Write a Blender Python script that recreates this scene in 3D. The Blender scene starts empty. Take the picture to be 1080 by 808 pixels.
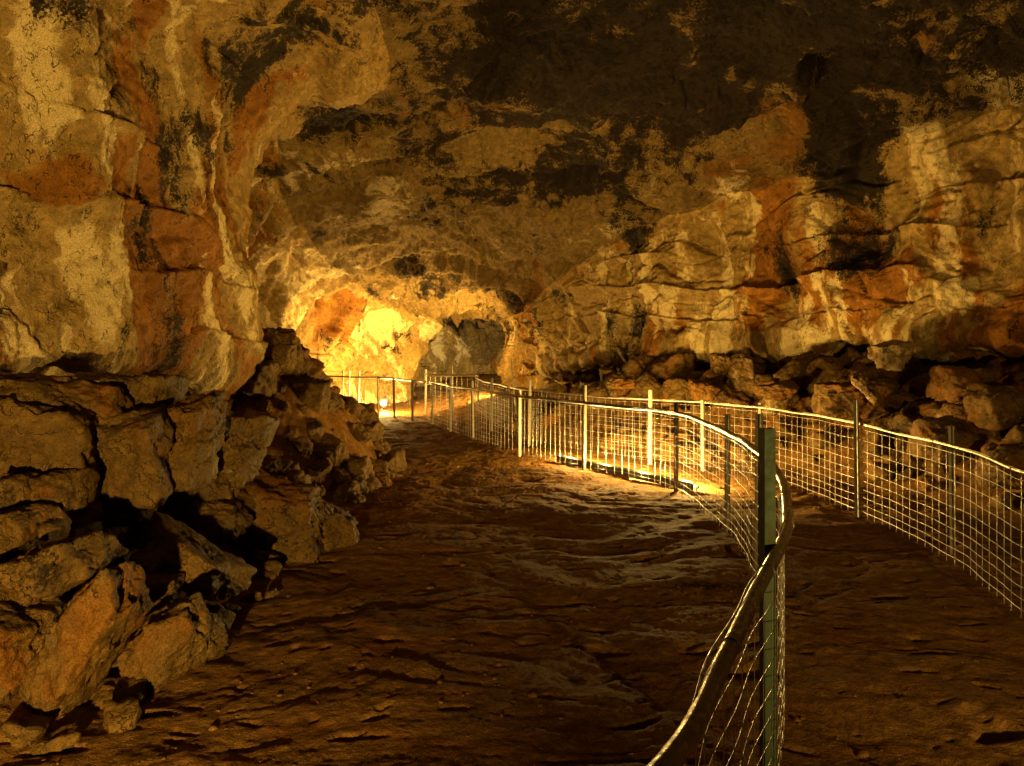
import bpy, bmesh, math, time
import numpy as np
from mathutils import Vector, Matrix, Euler
T0 = time.time()
F32 = np.float32
from concurrent.futures import ThreadPoolExecutor
POOL = ThreadPoolExecutor(4)
CAMZ, FPX, HZ = 1.75, 850.0, 365.0

def at(u, v, Y):
    """point of the cave seen at pixel (u, v) of the 1080 px wide photograph, Y metres ahead"""
    return ((u-540)/FPX*Y, Y, CAMZ-(v-HZ)/FPX*Y)

# ------------------------------------------------------------------ noise
_rs = np.random.RandomState(7)
PERM = np.concatenate([_rs.permutation(256)]*2).astype(np.int32)
G = _rs.normal(size=(256, 3)); G /= np.linalg.norm(G, axis=1)[:, None]; G = G.astype(F32)

def _perlin(p):
    pi = np.floor(p).astype(np.int32); f = p-pi
    pi &= 255
    w = f*f*f*(f*(f*6-15)+10)
    out = 0
    for dx in (0, 1):
        hx = PERM[(pi[:, 0]+dx) & 255]
        wx = w[:, 0] if dx else 1-w[:, 0]
        for dy in (0, 1):
            hy = PERM[(hx+pi[:, 1]+dy) & 255]
            wy = w[:, 1] if dy else 1-w[:, 1]
            for dz in (0, 1):
                h = PERM[(hy+pi[:, 2]+dz) & 255]
                g = G[h]
                d = g[:, 0]*(f[:, 0]-dx)+g[:, 1]*(f[:, 1]-dy)+g[:, 2]*(f[:, 2]-dz)
                out = out+d*wx*wy*(w[:, 2] if dz else 1-w[:, 2])
    return out

def perlin(p):
    p = np.asarray(p, F32)
    if len(p) < 60000: return _perlin(p)*1.5
    return np.concatenate(list(POOL.map(_perlin, [p[i:i+50000] for i in range(0, len(p), 50000)])))*1.5

def S(p, sx, sy=None, sz=None, off=0.0):
    if sy is None: sy = sz = sx
    return np.asarray(p*np.array([sx, sy, sz], F32)+F32(off), F32)

def fbm(p, o=4, lac=2.05, g=.5):
    a, s, r = 1., 0., 0.
    for k in range(o):
        r = r+a*perlin(p+17.3*k); s += a; a *= g; p = p*F32(lac)
    return r/s

def ridged(p, o=4, lac=2.1, g=.5):
    a, s, r = 1., 0., 0.
    for k in range(o):
        n = 1-np.abs(perlin(p+31.7*k)); r = r+a*n*n; s += a; a *= g; p = p*F32(lac)
    return r/s

def worley(p):
    """F1, F2 and a cell value"""
    def part(q):
        qi = np.floor(q).astype(np.int32)
        f1 = np.full(len(q), 9., F32); f2 = f1.copy(); cv = np.zeros(len(q), F32)
        for dx in (-1, 0, 1):
            for dy in (-1, 0, 1):
                for dz in (-1, 0, 1):
                    c = qi+np.array([dx, dy, dz], np.int32)
                    h = PERM[(PERM[(PERM[c[:, 0] & 255]+c[:, 1]) & 255]+c[:, 2]) & 255]
                    pt = c+.5+G[h]*.45
                    d = np.linalg.norm(pt-q, axis=1)
                    m = d < f1
                    f2 = np.where(m, f1, np.minimum(f2, d)); cv = np.where(m, h/255., cv); f1 = np.where(m, d, f1)
        return f1, f2, cv
    res = list(POOL.map(part, [p[i:i+50000] for i in range(0, len(p), 50000)]))
    return [np.concatenate([r[k] for r in res]).astype(F32) for k in range(3)]

def smooth(a, b, x):
    t = np.clip((x-a)/(b-a), 0, 1); return t*t*(3-2*t)

# ------------------------------------------------------------------ mesh / object helpers
COL = bpy.context.scene.collection

def tag(o, label=None, cat=None, group=None, kind=None):
    for k, v in (('label', label), ('category', cat), ('group', group), ('kind', kind)):
        if v: o[k] = v
    return o

def mesh_np(name, V, Fq, mat, parent=None, col=None, smooth_=True, loc=None):
    V = np.asarray(V, F32)
    me = bpy.data.meshes.new(name)
    n = Fq.shape[1]
    me.vertices.add(len(V)); me.vertices.foreach_set('co', V.ravel())
    me.loops.add(Fq.size); me.loops.foreach_set('vertex_index', Fq.ravel().astype(np.int32))
    me.polygons.add(len(Fq)); me.polygons.foreach_set('loop_start', np.arange(0, Fq.size, n, dtype=np.int32))
    me.polygons.foreach_set('use_smooth', np.full(len(Fq), smooth_))
    if col is not None:
        a = me.color_attributes.new('stain', 'FLOAT_COLOR', 'POINT')
        c = np.ones((len(V), 4), F32); c[:, :col.shape[1]] = col
        a.data.foreach_set('color', c.ravel())
    me.update(); me.validate()
    if mat: me.materials.append(mat)
    o = bpy.data.objects.new(name, me); COL.objects.link(o)
    if parent: o.parent = parent
    if loc is not None: o.location = loc
    return o

def grid_faces(nr, nc):
    i = np.arange(nr-1)[:, None]*nc+np.arange(nc-1)[None]
    return np.stack([i, i+1, i+nc+1, i+nc], -1).reshape(-1, 4)

def empty(name, loc, rz=0):
    o = bpy.data.objects.new(name, None); COL.objects.link(o)
    o.location = loc; o.rotation_euler.z = rz; o.empty_display_size = .1
    return o

def catmull(P, t):
    P = np.asarray(P, float); n = len(P)
    i = np.clip(np.floor(t).astype(int), 0, n-2); f = (t-i)[:, None]
    g = lambda k: P[np.clip(k, 0, n-1)]
    p0, p1, p2, p3 = g(i-1), g(i), g(i+1), g(i+2)
    sh = f.shape[:1]+(1,)*(P.ndim-1); f = f.reshape(sh)
    return .5*((2*p1)+(-p0+p2)*f+(2*p0-5*p1+4*p2-p3)*f**2+(-p0+3*p1-3*p2+p3)*f**3)

# ------------------------------------------------------------------ materials
def N(nt, t, **kw):
    n = nt.nodes.new(t)
    for k, v in kw.items(): setattr(n, k, v)
    return n

def mathn(nt, op, a, b=None, clamp=False):
    n = N(nt, 'ShaderNodeMath', operation=op, use_clamp=clamp)
    for i, x in enumerate((a, b)):
        if x is None: continue
        if isinstance(x, (int, float)): n.inputs[i].default_value = x
        else: nt.links.new(x, n.inputs[i])
    return n.outputs[0]

def mixc(nt, fac, a, b, mode='MIX'):
    n = N(nt, 'ShaderNodeMix', data_type='RGBA', blend_type=mode)
    for s, x in ((n.inputs['Factor'], fac), (n.inputs[6], a), (n.inputs[7], b)):
        if isinstance(x, (int, float)): s.default_value = x
        elif isinstance(x, tuple): s.default_value = (*x, 1)
        else: nt.links.new(x, s)
    return n.outputs[2]

def maprange(nt, x, a, b, c=0., d=1.):
    n = N(nt, 'ShaderNodeMapRange', interpolation_type='SMOOTHSTEP')
    nt.links.new(x, n.inputs[0])
    for i, v in enumerate((a, b, c, d)): n.inputs[i+1].default_value = v
    return n.outputs[0]

def noise(nt, vec, scale, detail=6, rough=.6, dist=0.):
    n = N(nt, 'ShaderNodeTexNoise')
    n.inputs['Scale'].default_value = scale; n.inputs['Detail'].default_value = detail
    n.inputs['Roughness'].default_value = rough; n.inputs['Distortion'].default_value = dist
    nt.links.new(vec, n.inputs['Vector']); return n.outputs['Fac']

def rock_material(name, tan, orange, dark, pale, rough=(.55, .8), bump=.05, fine=1.0, cracks=True, stretch=(1, 1, .6), detail_scale=1.0, crusty=1.0, spec=.14):
    m = bpy.data.materials.new(name); m.use_nodes = True; nt = m.node_tree; nt.nodes.clear()
    out = N(nt, 'ShaderNodeOutputMaterial'); bs = N(nt, 'ShaderNodeBsdfPrincipled')
    nt.links.new(bs.outputs[0], out.inputs[0])
    geo = N(nt, 'ShaderNodeNewGeometry'); pos = geo.outputs['Position']
    vm = N(nt, 'ShaderNodeVectorMath', operation='MULTIPLY'); nt.links.new(pos, vm.inputs[0]); vm.inputs[1].default_value = stretch
    sp = vm.outputs[0]
    at_ = N(nt, 'ShaderNodeAttribute', attribute_name='stain'); sep = N(nt, 'ShaderNodeSeparateColor')
    nt.links.new(at_.outputs['Color'], sep.inputs[0])
    R, Gc, B = sep.outputs[0], sep.outputs[1], sep.outputs[2]
    n1 = noise(nt, sp, 2.2*detail_scale, 5, .65); n2 = noise(nt, pos, 9*detail_scale, 5, .72)
    n3 = noise(nt, pos, 42*detail_scale, 4, .75); n4 = noise(nt, sp, 5.5*detail_scale, 5, .68, .8)
    # tan broken by speckle
    c = mixc(nt, maprange(nt, n2, .35, .68), tuple(x*.62 for x in tan), tuple(min(1, x*1.12) for x in tan))
    fo = maprange(nt, mathn(nt, 'ADD', R, mathn(nt, 'MULTIPLY', mathn(nt, 'SUBTRACT', n1, .5), 1.5)), .38, .66)
    c = mixc(nt, fo, c, mixc(nt, maprange(nt, n4, .35, .65), tuple(x*.55 for x in orange), orange))
    fp = maprange(nt, mathn(nt, 'ADD', B, mathn(nt, 'MULTIPLY', mathn(nt, 'SUBTRACT', n4, .5), 1.6)), .5, .8)
    c = mixc(nt, fp, c, pale)
    fd = maprange(nt, mathn(nt, 'ADD', Gc, mathn(nt, 'ADD', mathn(nt, 'MULTIPLY', mathn(nt, 'SUBTRACT', n4, .5), 1.6*crusty), mathn(nt, 'MULTIPLY', mathn(nt, 'SUBTRACT', n3, .5), 1.3*crusty))), .38, .68)
    c = mixc(nt, fd, c, dark)
    c = mixc(nt, 1.0, c, mixc(nt, n3, (.72, .72, .72), (1.2, 1.2, 1.2)), 'MULTIPLY')
    n5 = noise(nt, pos, 130*detail_scale, 2, .8)
    c = mixc(nt, 1.0, c, mixc(nt, maprange(nt, n5, .3, .7), (.6, .6, .6), (1.35, 1.35, 1.35)), 'MULTIPLY')
    # bump
    h = mathn(nt, 'ADD', mathn(nt, 'MULTIPLY', n2, .55), mathn(nt, 'MULTIPLY', n3, .16*fine))
    h = mathn(nt, 'ADD', h, mathn(nt, 'MULTIPLY', n4, .5))
    h = mathn(nt, 'ADD', h, mathn(nt, 'MULTIPLY', n5, .09*fine))
    if cracks:                                      # thin wandering joints where a slow noise crosses its middle value
        for src, w, amt in ((n1, .008, .4),):
            cr = maprange(nt, mathn(nt, 'ABSOLUTE', mathn(nt, 'SUBTRACT', src, .47)), 0., w, 1., 0.)
            cr = mathn(nt, 'MULTIPLY', cr, maprange(nt, n2, .42, .6))
            h = mathn(nt, 'SUBTRACT', h, mathn(nt, 'MULTIPLY', cr, amt))
            c = mixc(nt, mathn(nt, 'MULTIPLY', cr, .6), c, tuple(x*.6 for x in dark))
    bp = N(nt, 'ShaderNodeBump'); bp.inputs['Strength'].default_value = 1.; bp.inputs['Distance'].default_value = bump
    nt.links.new(h, bp.inputs['Height']); nt.links.new(bp.outputs[0], bs.inputs['Normal'])
    nt.links.new(c, bs.inputs['Base Color'])
    nt.links.new(maprange(nt, n2, .3, .7, rough[0], rough[1]), bs.inputs['Roughness'])
    bs.inputs['Specular IOR Level'].default_value = spec
    return m

def metal(name, col, rough=.4, met=1., spot=(.1, .04, .015), amt=.5, scale=25):
    m = bpy.data.materials.new(name); m.use_nodes = True; nt = m.node_tree
    bs = nt.nodes['Principled BSDF']; geo = N(nt, 'ShaderNodeNewGeometry')
    n = noise(nt, geo.outputs['Position'], scale, 8, .7); f = maprange(nt, n, .5, .68, 0., amt)
    nt.links.new(mixc(nt, f, col, spot), bs.inputs['Base Color'])
    nt.links.new(maprange(nt, n, .35, .7, rough, min(1, rough+.35)), bs.inputs['Roughness'])
    nt.links.new(mathn(nt, 'SUBTRACT', met, mathn(nt, 'MULTIPLY', f, met)), bs.inputs['Metallic'])
    bp = N(nt, 'ShaderNodeBump'); bp.inputs['Distance'].default_value = .002; nt.links.new(n, bp.inputs['Height']); nt.links.new(bp.outputs[0], bs.inputs['Normal'])
    return m

TAN, ORG, DRK, PAL = (.35, .215, .06), (.31, .12, .012), (.02, .012, .004), (.60, .44, .19)
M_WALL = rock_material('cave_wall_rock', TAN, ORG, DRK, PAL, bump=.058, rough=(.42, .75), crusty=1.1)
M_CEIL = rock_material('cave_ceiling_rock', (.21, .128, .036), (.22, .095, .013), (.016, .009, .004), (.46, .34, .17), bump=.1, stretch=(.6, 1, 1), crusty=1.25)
M_ROCK = rock_material('boulder_rock', (.135, .074, .016), (.17, .068, .008), (.022, .012, .006), (.36, .25, .11), bump=.045, rough=(.5, .8), stretch=(1, 1, 1))
M_FLOOR = rock_material('floor_rock', (.21, .104, .027), (.19, .078, .015), (.03, .015, .006), (.36, .26, .14), rough=(.85, 1.), bump=.035, spec=.03, cracks=False, stretch=(.8, 1.2, 1), detail_scale=1.0, crusty=.6)
M_WIRE = metal('galvanised_wire', (.30, .26, .2), .32, 1., amt=.5, scale=60)
M_RAIL = metal('weathered_pipe', (.22, .2, .17), .25, 1., amt=.35, scale=30)
M_POST = metal('painted_steel_post', (.2, .17, .11), .45, .6, amt=.7)
M_GREEN = metal('green_painted_post', (.05, .085, .033), .45, .1, spot=(.1, .055, .02), amt=.7, scale=18)
M_PALE = metal('pale_painted_post', (.38, .3, .18), .45, .2, amt=.6)
M_BLACK = metal('lamp_housing', (.03, .028, .025), .5, .3)

def emis(name, col, s):
    m = bpy.data.materials.new(name); m.use_nodes = True; nt = m.node_tree
    b = nt.nodes['Principled BSDF']; b.inputs['Emission Color'].default_value = (*col, 1); b.inputs['Emission Strength'].default_value = s
    b.inputs['Base Color'].default_value = (.8, .8, .7, 1); return m
LAMPC = (1., .65, .17)
M_GLOW = emis('lit_lamp_glass', (1., .78, .42), 60)

# ------------------------------------------------------------------ plan of the cave
# (left x, left y, right x, right y, height, left lip, right lip)
ST = [(-2.5, -9.2, 2, -9.2, 2.0, 0, 0),
      (-4.6, -8, 7, -8, 5.0, .2, .3), (-4.3, -4, 7.8, -4, 5.6, .3, .4), (-4.1, 0, 8.2, 0, 5.8, .35, .5), (-4.05, 2.5, 8.4, 4, 5.8, .45, .5),
      (-3.9, 4.5, 8.4, 7, 5.8, .5, .6), (-3.8, 6, 8.1, 9.3, 5.9, .45, .6), (-3.6, 7.6, 7.5, 11.2, 6.1, .3, .6), (-3.45, 8.8, 6.4, 12.8, 6.1, .05, .5),
      (-3.4, 9.7, 5.3, 14.0, 5.8, 0, .4), (-4.6, 10.7, 4.4, 15.0, 5.6, 0, .35), (-5.6, 12.4, 3.4, 16.0, 5.3, .0, .3), (-6.0, 14.8, 2.6, 17.0, 4.95, .0, .3),
      (-6.0, 17.4, 1.9, 18.2, 4.45, .1, .45), (-5.7, 20.0, 1.3, 19.8, 4.0, .1, .35), (-5.0, 22.2, .7, 21.4, 3.5, .1, .3), (-4.0, 24.2, .1, 23.2, 3.05, 0, .15),
      (-3.15, 25.4, -.4, 24.4, 2.98, 0, 0), (-3.9, 27.0, .6, 25.8, 3.3, 0, 0), (-4.9, 29.5, 1.6, 28.6, 3.9, .1, .1), (-4.6, 32.6, 1.4, 32.6, 3.7, .1, .1),
      (-3.2, 34.8, .2, 34.8, 2.6, 0, 0), (-1.9, 35.6, -1.1, 35.6, 1.0, 0, 0)]

def profile(lx, ly, rx, ry, H, ll, rl):
    L, R = np.array([lx, ly]), np.array([rx, ry]); W = np.linalg.norm(R-L); d = (R-L)/W
    s = H/5.6; k = min(1, W/7)
    # (metres in from left, z)
    P = [(-.1, -.7), (-.25*k, .2*s), (-.35*k, 1.15*s), (-.2*k, 1.36*s), (ll, 1.54*s), (ll*.8+.05*k, 2.6*s), (.3*k+ll*.4, 3.7*s),
         (.95*k, 4.7*s), (W*.26, H*.955), (W*.42, H), (W*.58, H*1.0), (W*.76, H*.97),
         (W-.9*k, 4.95*s), (W-.12*k-rl*.3, 4.3*s), (W-rl*.35, 3.3*s), (W-rl*.7, 2.3*s), (W-rl, 1.72*s), (W+.25*k, 1.5*s), (W+.4*k, 1.0*s), (W+.3*k, .2*s), (W+.1, -.7)]
    return [(L[0]+d[0]*a, L[1]+d[1]*a, z) for a, z in P]

STP = np.array([profile(*s) for s in ST])          # stations x 21 x 3
NP_ = STP.shape[1]

def cave_surface(ns, npf):
    # station parameter: spacing grows with the distance from the viewer
    tt = np.linspace(0, len(ST)-1, 4000)
    mid = catmull(STP.mean(1), tt); seg = np.linalg.norm(np.diff(catmull(STP[:, 5], tt), axis=0), axis=1)+np.linalg.norm(np.diff(catmull(STP[:, 16], tt), axis=0), axis=1)
    dist = np.abs(mid[1:, 1])*.6+3.0; behind = mid[1:, 1] < 1.5
    dens = seg/dist*np.where(behind, .12, 1.)
    c = np.concatenate([[0], np.cumsum(dens)]); c /= c[-1]
    t = np.interp(np.linspace(0, 1, ns), c, tt)
    rows = catmull(STP, t)                          # ns x 21 x 3
    prt = np.linspace(0, NP_-1, 400)
    wts = np.linalg.norm(np.diff(catmull(STP[8], prt), axis=0), axis=1)
    c2 = np.concatenate([[0], np.cumsum(wts)]); c2 /= c2[-1]
    q = np.interp(np.linspace(0, 1, npf), c2, prt)
    g = catmull(rows.transpose(1, 0, 2), q).transpose(1, 0, 2)   # ns x npf x 3
    return g, t, q

NS, NPF = 1300, 1050
g, TT, QQ = cave_surface(NS, NPF)
du = np.gradient(g, axis=0); dv = np.gradient(g, axis=1)
nrm = np.cross(du, dv); nrm /= np.linalg.norm(nrm, axis=2, keepdims=True)+1e-9
cen = g.mean(1, keepdims=True)
if ((cen-g)*nrm).sum() < 0: nrm = -nrm                # pointing into the cave
P = g.reshape(-1, 3).astype(F32); Nn = nrm.reshape(-1, 3).astype(F32)
Q = np.broadcast_to(QQ[None], (NS, NPF)).reshape(-1).astype(F32)
side_l = 1-smooth(6.5, 8.5, Q); side_r = smooth(12.2, 13.2, Q); crown = np.clip(1-side_l-side_r, 0, 1)
print('base', time.time()-T0)

low = fbm(S(P, .32, off=3), 2)
wp = np.stack([perlin(S(P, .9, off=11)), perlin(S(P, .9, off=57)), perlin(S(P, .9, off=91))], 1)*.45
Pw = P+wp.astype(F32)
d = .55*low
# drapery: folds that run down the walls
Pl = Pw.copy(); Pl[:, 1] += .45*P[:, 2]*smooth(11, 9, P[:, 1])*side_l
fold = fbm(S(Pl, 1.0, 1.0, .22, 5), 2)
far = smooth(19, 22, P[:, 1])
d += (side_l*(.46+.2*far)+side_r*.22)*fold+.16*far*perlin(S(Pw, 3.2, 3.2, .7, 15))
# strata: overhanging shelves on the right wall, thin beds on the left
zz = P[:, 2]+.25*(Pw[:, 2]-P[:, 2])+.30*perlin(S(P, .22, .22, .3, 23)); st = zz*1.7; saw = st-np.floor(st)
d += (side_r*.13+side_l*.09)*(saw**5-.2)*smooth(-.1, .35, perlin(S(P, .45, .45, .9, 77)))
# crown: broad shells of lava peeling from the roof, stepping along the cave
yy = Pw[:, 1]*.55+Pw[:, 0]*.12+1.3*perlin(S(P, .28, off=40)); sy = yy-np.floor(yy)
vault = np.maximum(crown, smooth(10.5, 13, P[:, 1])*np.where(Q > 10, .6, 1.)*smooth(.8, 1.8, P[:, 2]))
sv = yy*2.3+.25*perlin(S(P, .8, off=240)); sv = sv-np.floor(sv)
d += vault*.11*smooth(7, 11, P[:, 1])*(smooth(.1, .8, sv)*(1-smooth(.8, 1., sv))-.4)
d += vault*(.46+.06*smooth(10, 15, P[:, 1]))*(smooth(.1, .84, sy)*(1-smooth(.84, 1., sy))-.4)
d += crown*(.2*fbm(S(Pw, .9, .9, .9, 8), 2))
r1 = ridged(S(Pw, 1.15, off=2), 5)
d += (.26*crown+.19*side_r+.08*side_l)*(r1-.55)*1.3
f1, f2, cv = worley(S(Pw, 1.5, 1.5, 2.2, 6))
edge = smooth(0, .12, f2-f1)
d += (side_r*.16+crown*.13+side_l*.07)*((cv-.5)+.25*(edge-1))*smooth(-.3, .3, perlin(S(P, .5, off=123)))*1.1
d += .055*fbm(S(Pw, 4.2, off=4), 4)+.045*(ridged(S(P, 9.5, 9.5, 6, 12), 3)-.5)+.04*side_l*(ridged(S(Pw, 2.6, 2.6, 1.3, 112), 4)-.5)
d += (.012+.01*crown)*fbm(S(P, 22, off=3), 2)-.03*(1-crown)*smooth(.45, .7, perlin(S(Pw, 5.5, 5.5, 4, 201)))
small = np.interp(np.broadcast_to(TT[:, None], (NS, NPF)).reshape(-1), [0, 1, 15, 17, 18, len(ST)-1], [.6, 1, .95, .6, 1.5, 1.]).astype(F32)
V = P+Nn*(d*small)[:, None]
# black and orange stains in metres; roof and far-tunnel blacks also paint in shade
warp = wp*.7
def blob(lst):
    r = np.zeros(len(P), F32)
    for (x, y, z, rad, a) in lst:
        q = (P+warp-np.array([x, y, z], F32))*np.array([1.15, 1.15, .75], F32); r = np.maximum(r, a*np.exp(-(q*q).sum(1)/(rad*rad)))
    return r
#STAINS
ORANGE = [(-3.32, 7.97, 2.37, 0.54, 0.75), (-3.31, 8.06, 1.88, 0.54, 0.8), (-3.49, 8.24, 1.54, 0.33, 0.6), (-3.34, 7.31, 2.75, 0.35, 0.5), (-3.4, 6.17, 3.09, 0.21, 0.5), (-2.92, 9.23, 4.57, 0.56, 0.45), (5.11, 13.93, 2.87, 1.04, 0.65), (4.56, 14.49, 2.5, 0.78, 0.5), (6.9, 11.02, 1.99, 0.89, 0.7), (5.75, 13.01, 2.31, 0.97, 0.5), (6.38, 12.52, 4.39, 0.59, 0.4), (-2.97, 17.45, 4.48, 1.18, 0.6), (-4.68, 21.55, 2.77, 0.87, 0.5), (0.1, 20.22, 3.54, 1.37, 0.6), (-1.2, 16.71, 4.78, 1.36, 0.45), (6.57, 11.62, 1.98, 0.94, 0.6), (0.36, 22.06, 1.63, 0.9, 0.5), (3.21, 15.86, 2.0, 1.07, 0.3)]
DARK = [(-5.4, 21.5, 1.5, .7, .6), (-4.6, 23.4, 1.9, .6, .6), (-4.4, 31.5, 1.2, .9, .9), (-2.6, 34, 2.6, .8, .8), (.6, 31.5, 2.2, .8, .8), (-3.2, 33.5, .6, .5, .8), (5.37, 12.95, 5.2, 0.7, 0.9), (5.65, 13.33, 4.49, 0.76, 0.9), (4.92, 12.45, 5.59, 0.51, 0.7), (6.11, 12.87, 3.37, 0.44, 0.5), (2.36, 15.64, 4.76, 0.42, 0.9), (2.73, 16.39, 4.07, 0.49, 0.9), (1.41, 11.35, 6.01, 1.23, 0.5), (0.23, 10.65, 5.99, 1.3, 0.5), (2.51, 11.91, 5.93, 1.13, 0.7), (3.27, 11.45, 6.04, 0.93, 0.6), (-0.83, 11.05, 5.63, 0.9, 0.35), (-3.35, 5.77, 1.7, 0.39, 0.7), (-3.33, 6.68, 1.69, 0.36, 0.5), (-3.32, 6.62, 3.86, 0.25, 0.7), (-2.58, 9.12, 5.12, 0.56, 0.5), (-3.05, 12.05, 5.12, 0.65, 0.5), (-3.16, 8.86, 4.01, 0.48, 0.4), (2.28, 17.2, 2.33, 0.42, 0.6), (2.43, 16.72, 1.62, 0.68, 0.6), (-2.5, 21.44, 3.61, 0.93, 0.6), (-3.93, 33.77, 1.52, 0.64, 0.8), (-1.5, 34.89, 2.53, 0.47, 0.8), (1.41, 14.84, 5.22, 1.0, 0.6), (3.38, 10.27, 6.08, 0.83, 0.5), (5.24, 11.68, 5.71, 0.47, 0.6), (0.91, 12.86, 5.67, 1.04, 0.6), (-2.28, 11.82, 5.34, 0.4, 0.4), (1.14, 19.91, 2.57, 0.38, 0.4)]
PALE = [(-3.42, 5.56, 3.39, 0.38, 0.8), (-3.41, 5.64, 2.52, 0.46, 0.8), (-3.37, 5.8, 2.2, 0.47, 0.8), (-3.33, 6.52, 2.04, 0.44, 0.7), (-3.39, 5.41, 3.74, 0.37, 0.8), (-3.43, 5.37, 2.96, 0.36, 0.7), (-3.37, 6.3, 2.32, 0.34, 0.7), (-4.77, 19.26, 3.54, 1.04, 0.8), (-5.59, 19.59, 2.23, 1.06, 0.9), (-2.66, 15.83, 4.89, 0.64, 0.6), (4.23, 14.46, 4.74, 0.88, 0.7), (3.57, 15.68, 3.55, 1.06, 0.8), (6.28, 12.41, 4.88, 1.01, 0.7), (6.49, 12.18, 2.74, 0.82, 0.8), (4.1, 13.26, 5.39, 0.9, 0.7), (-4.01, 13.8, 4.78, 0.75, 0.6), (-2.88, 13.31, 5.17, 0.72, 0.5), (-1.82, 35.16, 2.1, 0.67, 0.6), (5.95, 12.63, 2.13, 0.68, 0.5), (4.06, 14.93, 2.04, 1.01, 0.5), (6.69, 11.25, 5.29, 0.61, 0.5), (5.24, 13.85, 4.05, 0.56, 0.4), (-4.21, 23.6, 1.82, 0.96, 0.7)]
#ENDSTAINS
vz = fbm(S(Pw, 1.6, 1.6, .3, 60), 4)              # streaks that ran down the walls
Psh = P+wp.astype(F32)*.45; Psh[:, 1] += .55*P[:, 2]*side_l     # mineral bands lean with the flow of the lava
fl = fbm(S(Psh, 2.3, 2.3, .3, 61), 4)
so = .22-.22*smooth(14, 17, P[:, 1])*(1-side_r)+1.0*fbm(S(Psh, .5, .5, .3, 70), 3)+1.15*fl*(side_l+side_r)+.08*side_l+blob(ORANGE)*np.clip(.8+1.1*vz+.3*side_l, .2, 1.4)*(1+.9*side_l)
vt = fbm(S(Psh, 2.6, 2.6, .4, 160), 4)
sd = .12+1.0*fbm(S(Pw, .6, off=80), 3)+.40*crown*smooth(19, 12, P[:, 1])+.10*side_r+.25*smooth(4.3, 5.3, P[:, 2])*smooth(-.5, 2.5, P[:, 0])+.75*vt+blob(DARK)*np.clip(.85+.9*vz, .3, 1.2)-.8*blob(PALE)+.08*side_l*smooth(12, 9, P[:, 1])+.22*side_l*smooth(3.2, 4.6, P[:, 2])*smooth(12, 9, P[:, 1])  # darker roof and upper right also paint in the fade to black
spale = .27+.9*fbm(S(Psh, .7, .7, .4, 90), 3)+1.3*fbm(S(Psh, 2.6, 2.6, .26, 190), 3)*(1-crown)+.7*blob(PALE)-.15*crown-.9*blob(ORANGE)*side_l-.13*side_r+.12*smooth(14, 17, P[:, 1])*(1-side_r)
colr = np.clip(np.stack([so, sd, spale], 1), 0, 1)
print('displaced', time.time()-T0)

ql, qr = np.searchsorted(QQ, 7.6), np.searchsorted(QQ, 12.6)
def strip(name, a, b, mat):
    idx = (np.arange(NS)[:, None]*NPF+np.arange(a, b)[None]).reshape(-1)
    o = mesh_np(name, V[idx], grid_faces(NS, b-a), mat, col=colr[idx])
    return tag(o, kind='structure')
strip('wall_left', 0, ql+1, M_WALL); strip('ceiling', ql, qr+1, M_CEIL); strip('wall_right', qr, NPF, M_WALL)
for s in (0, -1):                                   # rock that closes the two far ends
    row = V.reshape(NS, NPF, 3)[s]; k = 40; c = row.mean(0)
    w = np.linspace(0, 1, k)[:, None, None]
    cap = (row[None]*(1-w)+c[None, None]*w).reshape(-1, 3).astype(F32)
    cap[:, 1] += (.4*fbm(S(cap, 1.5), 3))*np.repeat(np.clip(w.ravel()*4, 0, 1), NPF)
    tag(mesh_np('cave_end_wall', cap, grid_faces(k, NPF), M_WALL, col=np.full((len(cap), 3), .3)), kind='structure')

# ------------------------------------------------------------------ floor
RB = catmull(np.array([(s[2], s[3]) for s in ST]), np.linspace(0, len(ST)-1, 90))
LB = catmull(np.array([(s[0], s[1]) for s in ST]), np.linspace(0, len(ST)-1, 90))
def dist_poly(x, y, PL):
    d = np.full(x.shape, 99., F32)
    for a, b in zip(PL[:-1], PL[1:]):
        ab = b-a; L2 = (ab**2).sum()+1e-9
        t = np.clip(((x-a[0])*ab[0]+(y-a[1])*ab[1])/L2, 0, 1)
        d = np.minimum(d, np.hypot(x-a[0]-t*ab[0], y-a[1]-t*ab[1]))
    return d
def bank(x, y):
    x = np.asarray(x, F32); y = np.asarray(y, F32)
    h = np.zeros(x.shape, F32)
    lb = (1-smooth(8.8, 10.5, y))*np.clip(-1.95-.1*np.clip(5-y, 0, 3)-x, 0, 9)
    h += np.minimum(lb*.55, .75)
    cx, cy = -3.25+.06*np.clip(y-10.5, 0, 5), 10.6
    r = np.sqrt(((x-cx)/1.45)**2+((y-cy)/np.where(y > cy, 3.2, 1.9))**2)
    h = np.maximum(h, 1.9*np.clip(1-r, 0, 1)**.85)
    dr = dist_poly(x, y, RB)
    h += 1.15*smooth(3.3, .6, dr)*smooth(-6, -2, y)*(1-smooth(15, 19, y)*.6)
    return h
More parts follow.
